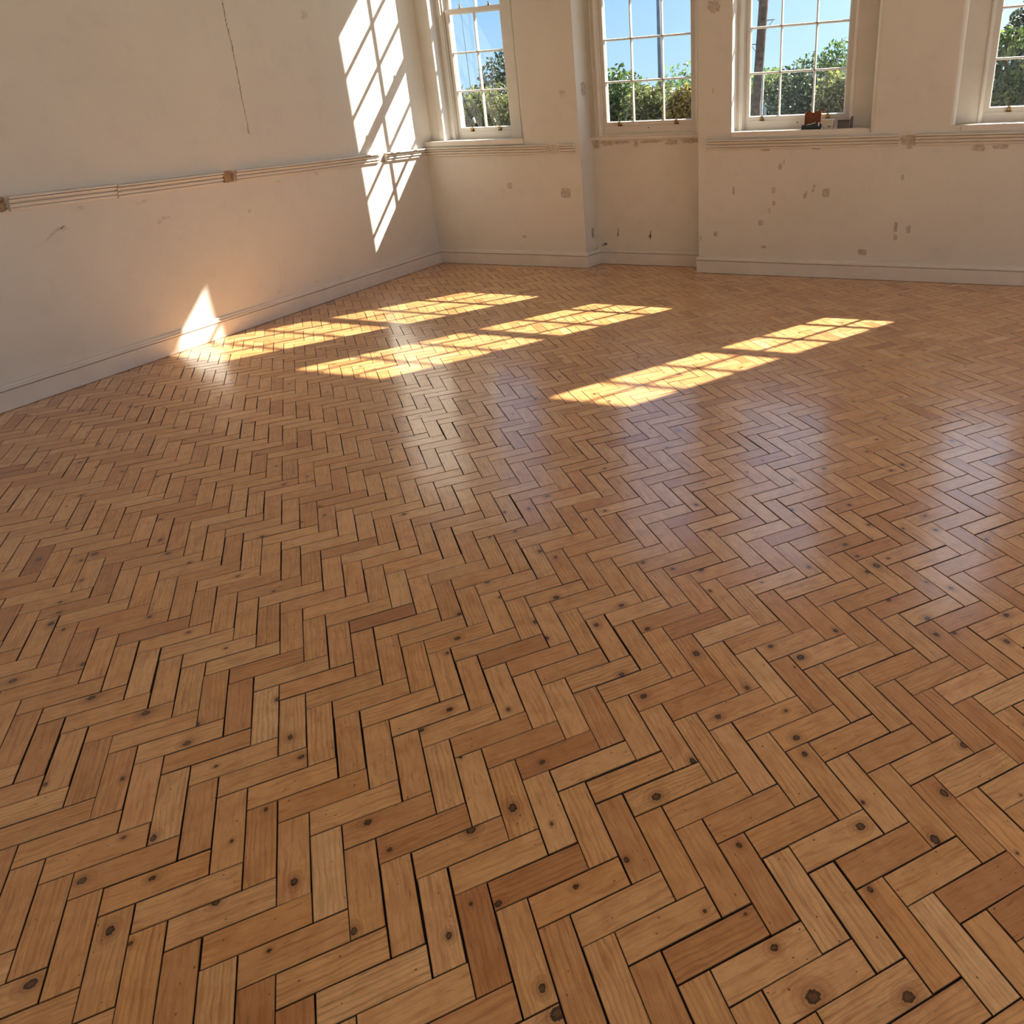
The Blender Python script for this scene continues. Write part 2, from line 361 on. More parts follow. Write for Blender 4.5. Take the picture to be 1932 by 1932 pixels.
# ------------------------------------------------------------------ walls
def wall(name, p0, p1, th, H, openings, mat, rounds=(), tilt_end=None, zb=-.02):
    """wall whose room face runs p0->p1 (room on the right hand side), openings (s0,s1,z0,z1); rounds: (s, radius) vertical arrises to round"""
    p0, p1 = Vector((*p0, 0)), Vector((*p1, 0)); L = (p1-p0).length; dx = (p1-p0)/L; nrm = Vector((-dx.y, dx.x, 0))
    bm = bmesh.new()
    xs = sorted({0, L, *[o[0] for o in openings], *[o[1] for o in openings]})
    zs = sorted({zb, H, *[o[2] for o in openings], *[o[3] for o in openings]})
    vc = {}
    def v(x, t, z):
        key = (round(x, 5), round(t, 5), round(z, 5))
        if key not in vc: vc[key] = bm.verts.new(p0 + dx*x + nrm*t + Vector((0, 0, z)))
        return vc[key]
    def solid(i, j):
        if i < 0 or j < 0 or i >= len(xs)-1 or j >= len(zs)-1: return False
        cx, cz = (xs[i]+xs[i+1])/2, (zs[j]+zs[j+1])/2
        return not any(o[0] < cx < o[1] and o[2] < cz < o[3] for o in openings)
    for i in range(len(xs)-1):
        for j in range(len(zs)-1):
            if not solid(i, j): continue
            x0, x1, z0, z1 = xs[i], xs[i+1], zs[j], zs[j+1]
            bm.faces.new((v(x0, 0, z0), v(x1, 0, z0), v(x1, 0, z1), v(x0, 0, z1)))
            bm.faces.new((v(x1, th, z0), v(x0, th, z0), v(x0, th, z1), v(x1, th, z1))).material_index = 1
            if not solid(i-1, j): bm.faces.new((v(x0, th, z0), v(x0, 0, z0), v(x0, 0, z1), v(x0, th, z1)))
            if not solid(i+1, j): bm.faces.new((v(x1, 0, z0), v(x1, th, z0), v(x1, th, z1), v(x1, 0, z1)))
            if not solid(i, j-1): bm.faces.new((v(x0, 0, z0), v(x0, th, z0), v(x1, th, z0), v(x1, 0, z0)))
            if not solid(i, j+1): bm.faces.new((v(x0, 0, z1), v(x1, 0, z1), v(x1, th, z1), v(x0, th, z1)))
    if tilt_end:
        for k, vv in vc.items():
            if abs(k[0]-L) < 1e-4 and k[1] > .01: vv.co += dx*tilt_end
    for s, rad in rounds:
        es = []
        for e in bm.edges:
            a, b = e.verts
            la, lb = a.co-p0, b.co-p0
            if abs(la.dot(dx)-s) < 1e-4 and abs(lb.dot(dx)-s) < 1e-4 and abs(la.dot(nrm)) < 1e-4 and abs(lb.dot(nrm)) < 1e-4:
                if s in (0, L) or any(abs(s-o[0]) < 1e-4 or abs(s-o[1]) < 1e-4 for o in openings):
                    zc = (la.z+lb.z)/2
                    if s in (0, L) or any(o[2] < zc < o[3] for o in openings): es.append(e)
        if es: bmesh.ops.bevel(bm, geom=es, offset=rad, segments=8, affect='EDGES', profile=.5)
    return obj(name, bm, [mat, M_BRICK])
H = 4.25
def lx(y): return -.02 + .031*y                                     # the left wall leans a little off square
CL = (lx(0.035), .035)
w_left = wall('wall_left', (lx(-8.3), -8.3), (lx(.5), .5), .35, H, [], M_WALL)
tag(w_left, 'cream plastered left wall with a broken dado rail', kind='structure')
ZS, ZT = 1.365, 3.96
W1o = (-.0, 1.252); W3o = (3.51, 4.775); W4o = (5.47, 6.60)
PA0, PA1 = (-.3, .035), (1.90, .05)
w_a = wall('wall_back_left', PA0, PA1, .40, H, [(.001, W1o[1]+.3, ZS, ZT)], M_WALL, rounds=((math.dist(PA0, PA1), .03), (W1o[1]+.3, .008)), tilt_end=.055)
tag(w_a, 'back wall bay holding the two pane wide window by the corner', kind='structure')
PB0, PB1 = (1.80, .30), (3.40, .30)
W2o = (2.045, 3.115)
w_b = wall('wall_alcove', PB0, PB1, .18, H, [(W2o[0]-PB0[0], W2o[1]-PB0[0], ZS, ZT)], M_WALL)
tag(w_b, 'recessed alcove wall under and around the second window', kind='structure')
PF0, PF1 = (3.18, .045), (12.2, -.045)
w_f = wall('wall_back_right', PF0, PF1, .42, H, [(W3o[0]-PF0[0], W3o[1]-PF0[0], ZS, ZT), (W4o[0]-PF0[0], W4o[1]-PF0[0], ZS, ZT)], M_WALL,
           rounds=((W3o[1]-PF0[0], .045), (W4o[0]-PF0[0], .045)))
tag(w_f, 'back wall bay with filler patches holding the two right windows', kind='structure')
bm = bmesh.new(); box(bm, -.7, 10.3, -8.6, -8.3, 2.35, H+.02); box(bm, -.7, .6, -8.6, -8.3, -.02, 2.35)
tag(obj('wall_rear', bm, M_WALL), kind='structure')  # unseen wall, its opening shaped to set the fill on the back wall
bm = bmesh.new(); box(bm, 10.3, 10.6, -8.6, -.02, 4.1, H+.02)
tag(obj('wall_right', bm, M_WALL), kind='structure')  # unseen header strip; side left open to let fill light in
bm = bmesh.new(); box(bm, -.9, 10.6, -8.6, .5, H, H+.3)
tag(obj('ceiling', bm, M_CEIL), kind='structure')

# ------------------------------------------------------------------ mouldings
def sweep(bm, path, prof, cap=True, off=0.):
    """profile (out, z) swept along plan points, out = to the right of travel, mitred"""
    P = [Vector(p) for p in path]; n = len(P); rows = []
    for i in range(n):
        ds = []
        if i > 0: ds.append((P[i]-P[i-1]).normalized())
        if i < n-1: ds.append((P[i+1]-P[i]).normalized())
        ns = [Vector((d.y, -d.x)) for d in ds]
        if len(ns) == 2:
            m = (ns[0]+ns[1]).normalized(); m = m/max(.2, m.dot(ns[0]))
        else: m = ns[0]
        rows.append([bm.verts.new((P[i].x+m.x*(o+off), P[i].y+m.y*(o+off), z)) for o, z in prof])
    k = len(prof)
    for a, b in zip(rows, rows[1:]):
        for j in range(k):
            bm.faces.new((a[j], b[j], b[(j+1) % k], a[(j+1) % k]))
    if cap: bm.faces.new(rows[0][::-1]); bm.faces.new(rows[-1])
BB = [(0, .003), (.021, .003), (.021, .127), (.007, .1275), (.007, .1315), (.023, .133), (.026, .141), (.023, .149), (.014, .1495), (.014, .153), (.013, .163), (.009, .169), (0, .171)]
whole = [(lx(-8.2), -8.2), CL, (1.90, .05), (1.948, .30), (3.18, .30), (3.18, .045), (9.6, -.02)]
def bb_piece(name, i, j, label):
    # mitres are taken from the whole run, then the piece is cut out
    bm = bmesh.new(); P = [Vector(p) for p in whole]; rows = []
    for q in range(i, j+1):
        ds = []
        if q > 0: ds.append((P[q]-P[q-1]).normalized())
        if q < len(P)-1: ds.append((P[q+1]-P[q]).normalized())
        ns = [Vector((d.y, -d.x)) for d in ds]
        if len(ns) == 2: m = (ns[0]+ns[1]).normalized(); m = m/max(.2, m.dot(ns[0]))
        else: m = ns[0]
        rows.append([bm.verts.new((P[q].x+m.x*o, P[q].y+m.y*o, z)) for o, z in BB])
    k = len(BB)
    for a, b in zip(rows, rows[1:]):
        for t in range(k): bm.faces.new((a[t], b[t], b[(t+1) % k], a[(t+1) % k]))
    bm.faces.new(rows[0][::-1]); bm.faces.new(rows[-1])
    return tag(obj(name, bm, M_TRIM), label, kind='structure')
bb_piece('baseboard_left', 0, 1, 'painted skirting board along the left wall')
bb_piece('baseboard_back_left', 1, 2, 'painted skirting under the corner window')
bb_piece('baseboard_alcove', 2, 4, 'painted skirting inside the recessed alcove')
bb_piece('baseboard_back_right', 4, 6, 'painted skirting under the two right windows')

RAIL = [(0, 1.210), (.016, 1.212), (.021, 1.220), (.018, 1.229), (.004, 1.2295), (.004, 1.2335), (.024, 1.235), (.031, 1.246), (.027, 1.2555), (.008, 1.256), (.008, 1.2605), (.026, 1.262), (.038, 1.273), (.040, 1.283), (.018, 1.2835), (.018, 1.288), (.050, 1.290), (.053, 1.297), (.049, 1.303), (0, 1.305)]
def rail(n, pts, label, jitter=0., dz=0.):
    bm = bmesh.new()
    # subdivide and wobble the painted timber a little
    P = [Vector(p) for p in pts]; L = (P[-1]-P[0]).length; m = max(2, int(L/.15))
    path = [tuple(P[0].lerp(P[-1], i/m)) for i in range(m+1)]
    sweep(bm, path, RAIL)
    rr = random.Random(n)
    for v in bm.verts:
        v.co.z += dz + jitter*math.sin(v.co.y*3.1+v.co.x*2.3+n)
    tag(obj('trim_%d' % n, bm, M_TRIM), label, kind='structure')
def ry(y): return (lx(y), y)
rail(1, (ry(-8.2), ry(-4.37)), 'dado rail length left of the first gap', .002)
rail(2, (ry(-4.235), ry(-3.545)), 'dado rail length right of the first gap', .0015, .002)
rail(3, (ry(-3.54), ry(-2.665)), 'dado rail length ending at the brown notch', .0015, -.002)
rail(4, (ry(-2.535), ry(-.78)), 'dado rail length running into the sunlight', .0015)
rail(5, (ry(-.66), (CL[0], CL[1])), 'short dado rail length by the corner', .001, .001)
def ay(x): return (x, .035+.015*(x/1.9))
rail(6, (ay(-.01), ay(1.525)), 'dado rail under the corner window', .001)
rail(7, (ay(1.66), ay(1.84)), 'short offcut of dado rail by the alcove', .001)
def fy(x): return (x, .045-.01*(x-3.18))
rail(8, (fy(3.265), fy(5.03)), 'dado rail under the third window', .001)
rail(9, (fy(5.165), fy(9.6)), 'dado rail under the right window', .001)

# blemishes: thin skims of filler with ragged outlines, each lying on its wall
def blemish(parent, u, v, w, h, which, m, seed, th=.0012, name='plaster_patch', ang=0, rough=.22):
    """u along the wall, v height (centre)"""
    rr = random.Random(seed); n = 22; bm = bmesh.new(); A, B = [], []
    for i in range(n):
        a = 2*PI*i/n
        ca, sa = math.cos(a), math.sin(a)
        s = 1/max(abs(ca), abs(sa))**.7*(1+rr.uniform(-rough, rough))
        du, dv = ca*w/2*s, sa*h/2*s
        du, dv = du*math.cos(ang)-dv*math.sin(ang), du*math.sin(ang)+dv*math.cos(ang)
        for lst, t in ((A, -.001), (B, th)):
            if which == 'L': y = u+du; p = (lx(y)+t, y, v+dv)
            elif which == 'A': x = u+du; p = (x, ay(x)[1]-t, v+dv)
            elif which == 'B': p = (u+du, .30-t, v+dv)
            elif which == 'F': x = u+du; p = (x, fy(x)[1]-t, v+dv)
            elif which == 'S': p = (1.90+.192*(u+du-.05)+t, u+du, v+dv)
            lst.append(bm.verts.new(p))
    bm.faces.new(A); bm.faces.new(B[::-1])
    for i in range(n): bm.faces.new((A[i], A[(i+1) % n], B[(i+1) % n], B[i]))
    return obj(name, bm, m, parent)

for i, (u, v, w, h) in enumerate([(3.987,1.047,.035,.06),(4.021,1.093,.012,.05),(3.538,.829,.022,.075),(3.934,.83,.035,.06),(3.938,.709,.03,.045),(3.896,.64,.018,.045),
        (3.816,.519,.045,.052),(3.359,.40,.04,.055),(3.202,.357,.016,.05),(3.849,.284,.05,.028),(4.234,.787,.034,.075),(4.308,.848,.022,.075),(4.425,.806,.068,.085),
        (5.088,.942,.026,.045),(5.070,.50,.032,.09),(5.076,.405,.034,.05),(5.186,.482,.036,.075),(4.792,.259,.085,.058),(5.677,1.180,.10,.05),(5.844,1.185,.12,.035),
        (3.842,1.200,.09,.022),(4.316,1.202,.07,.018)]):
    blemish(w_f, u, v, w, h, 'F', M_PATCH, 100+i, ang=(-.25 if i in (10, 11) else 0), rough=.14)
blemish(w_f, 3.335, 2.452, .11, .10, 'F', M_PATCH, 140); blemish(w_f, 3.329, 1.741, .014, .05, 'F', M_PATCH, 141)
blemish(w_f, 5.098, 1.258, .125, .085, 'F', M_PATCH, 142, rough=.1); blemish(w_f, 5.12, 1.20, .05, .03, 'F', M_PATCH, 143)
blemish(w_a, 1.02, .888, .055, .065, 'A', M_PATCH, 150, rough=.1); blemish(w_a, 1.700, .806, .115, .105, 'A', M_PATCH, 151, rough=.07, th=.003)
blemish(w_a, 1.144, .329, .05, .03, 'A', M_PATCH, 152); blemish(w_a, 1.739, 1.79, .075, .07, 'A', M_PALE, 153, rough=.05); blemish(w_a, 1.735, 1.80, .03, .012, 'A', M_PATCH, 154)
blemish(w_a, 1.592, 1.258, .125, .085, 'A', M_PALE, 155, rough=.08)
for i, (u, v, w, h, a) in enumerate([(2.188,.365,.014,.09,.1),(2.18,.33,.016,.04,0),(2.564,.33,.018,.09,0),(2.552,.315,.03,.04,0),(2.012,.211,.07,.03,.3),(2.03,.225,.04,.02,0),(1.984,1.275,.09,.07,0),(2.10,1.285,.13,.045,0),
        (2.26,1.292,.16,.03,0),(2.432,1.277,.04,.07,0),(2.60,1.294,.26,.028,0),(2.83,1.282,.13,.05,0),(3.02,1.288,.18,.042,0)]):
    blemish(w_b, u, v, w, h, 'B', M_PATCH, 170+i, ang=a, rough=.3)
blemish(w_a, .20, .36, .03, .09, 'S', M_PATCH, 190); blemish(w_a, .19, 1.83, .08, .12, 'S', M_PATCH, 191)
for i, (y, z, w, h, a) in enumerate([(-4.014,1.046,.16,.02,.5),(-3.95,1.06,.05,.03,.2),(-3.273,1.005,.05,.03,.4),(-3.22,1.02,.12,.02,-.2),(-3.812,1.175,.06,.03,.3),(-2.462,.964,.03,.03,0),(-3.36,1.16,.12,.02,.2),
        (-1.413,2.537,.075,.085,0),(.012,1.905,.05,.10,0),(-1.641,1.19,.045,.03,0),(-1.904,.217,.035,.03,0),(-2.35,.232,.05,.03,.2),(-.20,1.91,.03,.12,0),(-2.10,1.17,.05,.02,0)]):
    if y < 0: blemish(w_left, y, z, w, h, 'L', M_PALE, 200+i, ang=a, rough=.3, th=.0008)
# bare brown plaster where the rail is missing
blemish(w_left, -4.302, 1.262, .125, .095, 'L', M_PATCH2, 230, rough=.08); blemish(w_left, -2.60, 1.260, .12, .092, 'L', M_PATCH2, 231, rough=.08)
bm = bmesh.new(); box(bm, .0, .030, -.055, -.022, 0, .075, .004)
for v in bm.verts: v.co += Vector((lx(-2.6), -2.6, 1.222))
obj('timber_block', bm, simple('raw_wood_block', (.42, .27, .15), .8, .2, 20), w_left)
blemish(w_left, -.72, 1.258, .10, .085, 'L', M_PATCH, 232, rough=.12)
# long wandering crack
def crack(pts, w, name='plaster_crack'):
    bm = bmesh.new(); rr = random.Random(5); Q = []
    for (a, b) in zip(pts, pts[1:]):
        for i in range(14):
            t = i/14; Q.append((a[0]*(1-t)+b[0]*t+rr.uniform(-.004, .004), a[1]*(1-t)+b[1]*t))
    Q.append(pts[-1]); A, B = [], []
    for i, (y, z) in enumerate(Q):
        ww = w*rr.uniform(.3, 1.2)*(1-.4*i/len(Q))
        A.append(bm.verts.new((lx(y)+.0009, y-ww, z))); B.append(bm.verts.new((lx(y)+.0009, y+ww, z)))
    for i in range(len(Q)-1): bm.faces.new((A[i], A[i+1], B[i+1], B[i]))
    return obj(name, bm, M_CRACK if w > .0019 else M_PATCH, w_left)
crack([(-2.25, 2.95), (-2.257, 2.58), (-2.268, 2.40), (-2.262, 2.22), (-2.273, 2.02), (-2.284, 1.81), (-2.288, 1.60)], .0048)
crack([(-2.285, .50), (-2.30, .34), (-2.33, .245)], .0018)
blemish(w_left, -2.290, 1.60, .02, .05, 'L', M_PATCH, 240)

# ------------------------------------------------------------------ windows
GZ = [1.492, 1.878, 2.268, 2.655]          # glass rows, lower sash
GZ2 = [2.700, 3.09, 3.475, 3.84]
YG = .32
def sash(name, parent, x0, x1, y, zb, z0, rows, zt, ncol, lower):
    """x0,x1 glass edges; y glass plane; zb/zt outer bottom and top of the sash"""
    st = .048; bm = bmesh.new(); yf, yb = y-.026, y+.020
    box(bm, x0-st, x0, yf, yb, zb, zt, .0015); box(bm, x1, x1+st, yf, yb, zb, zt, .0015)
    box(bm, x0, x1, yf, yb, zb, rows[0], 0); box(bm, x0, x1, yf, yb, rows[-1], zt, 0)
    # ovolo moulding around the glass and glazing bars
    def barprof(c, horizontal, a, b):
        w = .0105; pts = [(c-.005, yf), (c+.005, yf), (c+w, y-.004), (c+w, y+.002), (c+.004, yb), (c-.004, yb), (c-w, y+.002), (c-w, y-.004)]
        if horizontal: prism(bm, [(p[1], p[0]) for p in pts], 'x', a, b)
        else: prism(bm, pts, 'z', a, b)
    edges = [x0 + (x1-x0)*(.318 if ncol == 3 else .5)*k for k in range(1, ncol)] if ncol == 2 else [x0+(x1-x0)*.322, x0+(x1-x0)*.678]
    for c in edges: barprof(c, False, rows[0], rows[-1])
    for zz in rows[1:-1]: barprof(zz, True, x0, x1)
    e = .008
    prism(bm, [(x0, yf+.004), (x0+e, y-.003), (x0+e, y+.003), (x0, y+.003)], 'z', rows[0], rows[-1])
    prism(bm, [(x1, yf+.004), (x1-e, y-.003), (x1-e, y+.003), (x1, y+.003)], 'z', rows[0], rows[-1])
    prism(bm, [(yf+.004, rows[0]), (y-.003, rows[0]+e), (y+.003, rows[0]+e), (y+.003, rows[0])], 'x', x0, x1)
    prism(bm, [(yf+.004, rows[-1]), (y-.003, rows[-1]-e), (y+.003, rows[-1]-e), (y+.003, rows[-1])], 'x', x0, x1)
    s = obj(name, bm, M_WOODWORK, parent)
    bm = bmesh.new(); box(bm, x0-.004, x1+.004, y-.0015, y+.0015, rows[0]-.004, rows[-1]+.004)
    obj('glass', bm, M_GLASS, s)
    return s

def lift(parent, x, z, y):
    """brass hook sash lift: splayed back plate and an upturned hook"""
    bm = bmesh.new()
    prism(bm, [(x-.027, z-.034), (x+.027, z-.034), (x+.020, z-.018), (x+.009, z-.002), (x+.007, z+.016), (x-.007, z+.016), (x-.009, z-.002), (x-.020, z-.018)], 'y', y-.004, y)
    prism(bm, [(y, z-.030), (y-.020, z-.030), (y-.030, z-.020), (y-.032, z+.004), (y-.026, z+.004), (y-.024, z-.016), (y-.018, z-.023), (y, z-.023)], 'x', x-.012, x+.012)
    box(bm, x-.013, x+.013, y-.036, y-.020, z+.002, z+.010, .002)
    return obj('sash_lift', bm, M_BRASS, parent)

def window(n, o, g, ncol, label, yface=.225, lifts=(), wall_y=.40, y=YG, catches=()):
    w = tag(empty('window_%d' % n), label, kind='structure')
    x0, x1 = g; ox0, ox1 = o; st = .048
    # box frame: inner linings and pulley stiles, head, staff beads, outer sill
    bm = bmesh.new()
    l0, l1 = x0-st-.004, x1+st+.004
    yo = max(.47, y+.14)
    box(bm, ox0, l0, yface, yo, ZS, ZT, .002); box(bm, l1, ox1, yface, yo, ZS, ZT, .002)
    box(bm, l0, l1, yface, yo, 3.905, ZT, 0)
    for a, b in ((l0, l0+.012), (l1-.012, l1)):          # staff bead and parting bead
        prism(bm, [(a, y-.052), (b, y-.052), (b, y-.034), (a, y-.029)], 'z', ZS, 3.905)
        box(bm, a, b, y+.022, y+.028, 2.70, 3.905); box(bm, a, b, y+.078, max(.47, y+.13), ZS, 3.905)
    # moulding steps on the lining faces
    prism(bm, [(l0-.004, yface), (l0-.020, yface-.010), (l0-.032, yface-.010), (l0-.038, yface)], 'z', ZS, ZT)
    prism(bm, [(l1+.004, yface), (l1+.020, yface-.010), (l1+.032, yface-.010), (l1+.038, yface)], 'z', ZS, ZT)
    obj('window_frame', bm, M_WOODWORK, w)
    bm = bmesh.new(); box(bm, l0-.02, l1+.02, .345, .56, ZS-.06, ZS+.02, .006)
    obj('outer_sill', bm, M_STONE, w)
    ls = sash('lower_sash', w, x0, x1, y, ZS+.008, GZ[0], GZ, 2.698, ncol, True)
    # the fine screw hole and lower weather bead on the bottom rail
    bm = bmesh.new(); prism(bm, [(y-.026, GZ[0]-.034), (y-.030, GZ[0]-.036), (y-.030, GZ[0]-.040), (y-.026, GZ[0]-.043)], 'x', x0-st, x1+st)
    obj('rail_bead', bm, M_WOODWORK, ls)
    us = sash('upper_sash', w, x0, x1, y+.052, 2.652, GZ2[0], GZ2, 3.90, ncol, False)
    for x in lifts: lift(ls, x, GZ[0]-.006, y-.026)
    for x in catches:
        bm = bmesh.new(); prism(bm, [(x-.022, 2.698), (x+.022, 2.698), (x+.010, 2.712), (x+.004, 2.738), (x-.008, 2.740), (x-.006, 2.712)], 'y', y-.012, y-.002)
        obj('sash_catch', bm, M_BRASS, ls)
    return w, ls
win1, s1 = window(1, (.165, 1.252), (.275, .925), 2, 'white sash window of two panes across beside the left corner', yface=.30, lifts=(.43, .79), catches=(.43, .79), y=.385)
win2, s2 = window(2, W2o, (2.121, 3.040), 3, 'white three pane wide sash window in the recessed alcove', yface=.262, lifts=(2.265, 2.884))
win3, s3 = window(3, W3o, (3.622, 4.515), 3, 'white three pane wide sash window with tools on its sill', lifts=(3.751, 4.369))
win4, s4 = window(4, W4o, (5.735, 6.335), 2, 'white sash window cut off by the right edge', lifts=(5.888, 6.18))
for s_, xx in ((s2, 2.58), (s3, 4.09)):
    bm = bmesh.new(); prism(bm, [(xx+.006*math.cos(a*PI/5), 1.428+.006*math.sin(a*PI/5)) for a in range(10)], 'y', YG-.0275, YG-.0255)
    obj('screw_hole', bm, M_DARK, s_)
def sill(w, x0, x1, y0, y1, z0, z1, nose=.006):
    bm = bmesh.new(); box(bm, x0, x1, y0, y1, z0, z1, nose); return obj('window_sill', bm, M_TRIM, w)
sill(win1, -.02, 1.250, .024, .37, 1.318, 1.370, .005)
sill(win3, 3.506, 4.73, .030, .30, 1.318, 1.370, .004)
sill(win4, 5.52, 6.62, .015, .30, 1.318, 1.370, .004)
sill(win2, 1.925, 3.16, .252, .31, 1.322, 1.352, .007)
bm = bmesh.new(); box(bm, 1.985, 3.14, .262, .31, 1.352, 1.366, .003); box(bm, 2.0, 3.13, .272, .31, 1.366, 1.378, .002)
obj('sill_moulding', bm, M_TRIM, win2)
# architrave of the alcove window, stepped, nailed on the wall face
bm = bmesh.new()
for a, b, s in ((1.992, 2.052, 1), (3.108, 3.165, -1)):
    pf = [(a, .300), (a, .262), (a+.012, .258), (a+.016, .270), (a+.044, .268), (a+.048, .256), (b, .254), (b, .300)] if s > 0 else \
         [(b, .300), (b, .262), (b-.012, .258), (b-.016, .270), (b-.044, .268), (b-.048, .256), (a, .254), (a, .300)]
    prism(bm, pf, 'z', 1.37, 4.03)
box(bm, 1.992, 3.165, .262, .30, 3.965, 4.03)
obj('architrave', bm, M_WOODWORK, win2)
# deep left side of the corner window: plaster return, then a board whose edge catches the sun
bm = bmesh.new(); box(bm, -.06, .100, .170, .47, ZS, ZT); obj('plaster_return', bm, M_WALL, win1)
bm = bmesh.new(); box(bm, .100, .165, .162, .30, 1.371, 3.96, .003); obj('reveal_board', bm, M_WOODWORK, win1)
bm = bmesh.new(); box(bm, .978, 1.10, .284, .2995, 1.371, 3.96, .003); box(bm, 1.1, 1.25, .290, .2995, 1.371, 3.96, .002); obj('casing', bm, M_WOODWORK, win1)

# ------------------------------------------------------------------ things on the third sill
M_ORANGE = simple('orange_brown_plastic', (.24, .075, .025), .4, .08, 20, 0, .5)
M_BLACKP = simple('dark_green_black_plastic', (.012, .022, .020), .4, .1, 20)
M_STEEL = simple('steel', (.6, .6, .6), .3, .1, 40, 0, .5, 1)
t = tag(empty('tool_case', (4.250, .125, 1.370)), 'small open tool case with orange lid and dark tray on the window sill', 'tool case')
bm = bmesh.new()
hw, dd = .086, .060
box(bm, -hw, hw, -dd, dd, 0, .006, .002)
for a in ((-hw, hw, -dd, -dd+.006), (-hw, hw, dd-.006, dd), (-hw, -hw+.006, -dd+.006, dd-.006), (hw-.006, hw, -dd+.006, dd-.006)):
    box(bm, a[0], a[1], a[2], a[3], .006, .040, .0015)
obj('tray', bm, M_BLACKP, t)
bm = bmesh.new()                                   # lid standing open, a little back, with a notch for the handle
lid = [(-.072, .0), (.072, .0), (.074, .030), (.076, .118), (.062, .128), (.052, .118), (.014, .110), (.006, .103), (-.016, .103), (-.024, .110), (-.060, .116), (-.070, .108), (-.074, .03)]
def lidp(inset, y): return [(x*(1-inset), z*(1-inset)+.05*inset) for x, z in lid]
prism(bm, lid, 'y', .0, .004); 
for (xa, xb, za, zb) in ((-.074, .074, .0, .006), (-.074, -.068, .0, .11), (.068, .074, .0, .115)):
    box(bm, xa, xb, -.022, .0, za, zb, .001)
for v in bm.verts:
    y, z = v.co.y, v.co.z; a = .16
    v.co.y = .050 + y*math.cos(a) + z*math.sin(a); v.co.z = .040 + z*math.cos(a) - y*math.sin(a)
ld = obj('lid', bm, M_ORANGE, t)
bm = bmesh.new(); box(bm, .064, .076, -.066, -.058, .028, .060, .002); obj('latch', bm, M_STEEL, t)
bm = bmesh.new(); tube(bm, [(-.03, -.02, .030), (.01, -.03, .050), (.032, -.03, .050), (.032, -.03, .065)], .004, 8); tube(bm, [(-.06, .01, .03), (-.02, .0, .045)], .006, 8)
obj('hand_tool', bm, M_STEEL, t)

t = tag(empty('plastic_tub', (4.398, .115, 1.370)), 'small off-white tapered tub with dark print between tool case and grey box', 'tub')
bm = bmesh.new(); N = 28
def rr_ring(hx, hy, rad, z):
    pts = []
    for q, (sx, sy) in enumerate(((1, 1), (-1, 1), (-1, -1), (1, -1))):
        for k in range(6):
            a = (q + k/5)*PI/2
            pts.append(bm.verts.new((sx*(hx-rad)+rad*math.cos(a), sy*(hy-rad)+rad*math.sin(a), z)))
    return pts
rings = [rr_ring(.046, .040, .010, 0), rr_ring(.052, .046, .011, .070), rr_ring(.057, .050, .012, .070), rr_ring(.057, .050, .012, .080), rr_ring(.052, .046, .010, .083)]
for a, b in zip(rings, rings[1:]):
    for i in range(len(a)): bm.faces.new((a[i], a[(i+1) % len(a)], b[(i+1) % len(a)], b[i]))
bm.faces.new(rings[0][::-1]); bm.faces.new(rings[-1])
obj('tub_body', bm, simple('off_white_plastic', (.62, .58, .50), .4, .03, 10), t)
bm = bmesh.new()
for (xa, xb, za, zb) in ((.000, .006, .016, .026), (.008, .014, .016, .027), (.016, .021, .016, .025), (.023, .029, .016, .026), (-.036, -.026, .008, .014), (-.020, -.016, .030, .032), (-.002, .030, .012, .0135)):
    y = -.0405 - .006*((za+zb)/2/.07)
    box(bm, xa, xb, y-.0008, y+.003, za, zb)
obj('printed_label', bm, simple('black_print', (.03, .03, .03), .6, .1, 10), t)

t = tag(empty('cardboard_box', (4.538, .125, 1.370)), 'small grey box open towards the room at the right end of the sill', 'box')
bm = bmesh.new(); hx, dp, hh, th_ = .056, .055, .078, .004
box(bm, -hx, hx, -dp, dp, 0, th_); box(bm, -hx, hx, -dp, dp, hh-th_, hh); box(bm, -hx, -hx+th_, -dp, dp, th_, hh-th_); box(bm, hx-th_, hx, -dp, dp, th_, hh-th_); box(bm, -hx+th_, hx-th_, dp-th_, dp, th_, hh-th_)
obj('box_shell', bm, simple('grey_card', (.40, .36, .34), .7, .06, 12), t)
bm = bmesh.new(); box(bm, -hx+th_+.001, hx-th_-.001, -dp+.012, -dp+.016, th_, hh-th_-.006); obj('inner_dark_sheet', bm, simple('dark_grey_card', (.16, .15, .14), .8, .1, 14), t)  # dark sheet standing for the box's dark grey interior
bm = bmesh.new(); box(bm, .060, .074, -.02, .05, 0, .10, .001); 
tag(obj('book_slip', bm, simple('dull_violet_card', (.17, .13, .17), .7, .1, 12)), 'narrow dull violet carton upright beside the grey box', 'carton').location = (4.538, .125, 1.370)

# ------------------------------------------------------------------ outside
GZ0 = -.55
def ground_mat():
    m, nt, b = newmat('outdoor_ground'); k = NT(nt); v = k.coord()
    k.l(k.ramp(k.noise(v, .6, 5, .6), [(.35, (.10, .12, .05)), (.6, (.22, .21, .15))]), b.inputs['Base Color']); b.inputs['Roughness'].default_value = .95
    return m
bm = bmesh.new(); box(bm, -150, 150, -120, 190, GZ0-.3, GZ0)
tag(obj('ground', bm, ground_mat()), kind='structure')

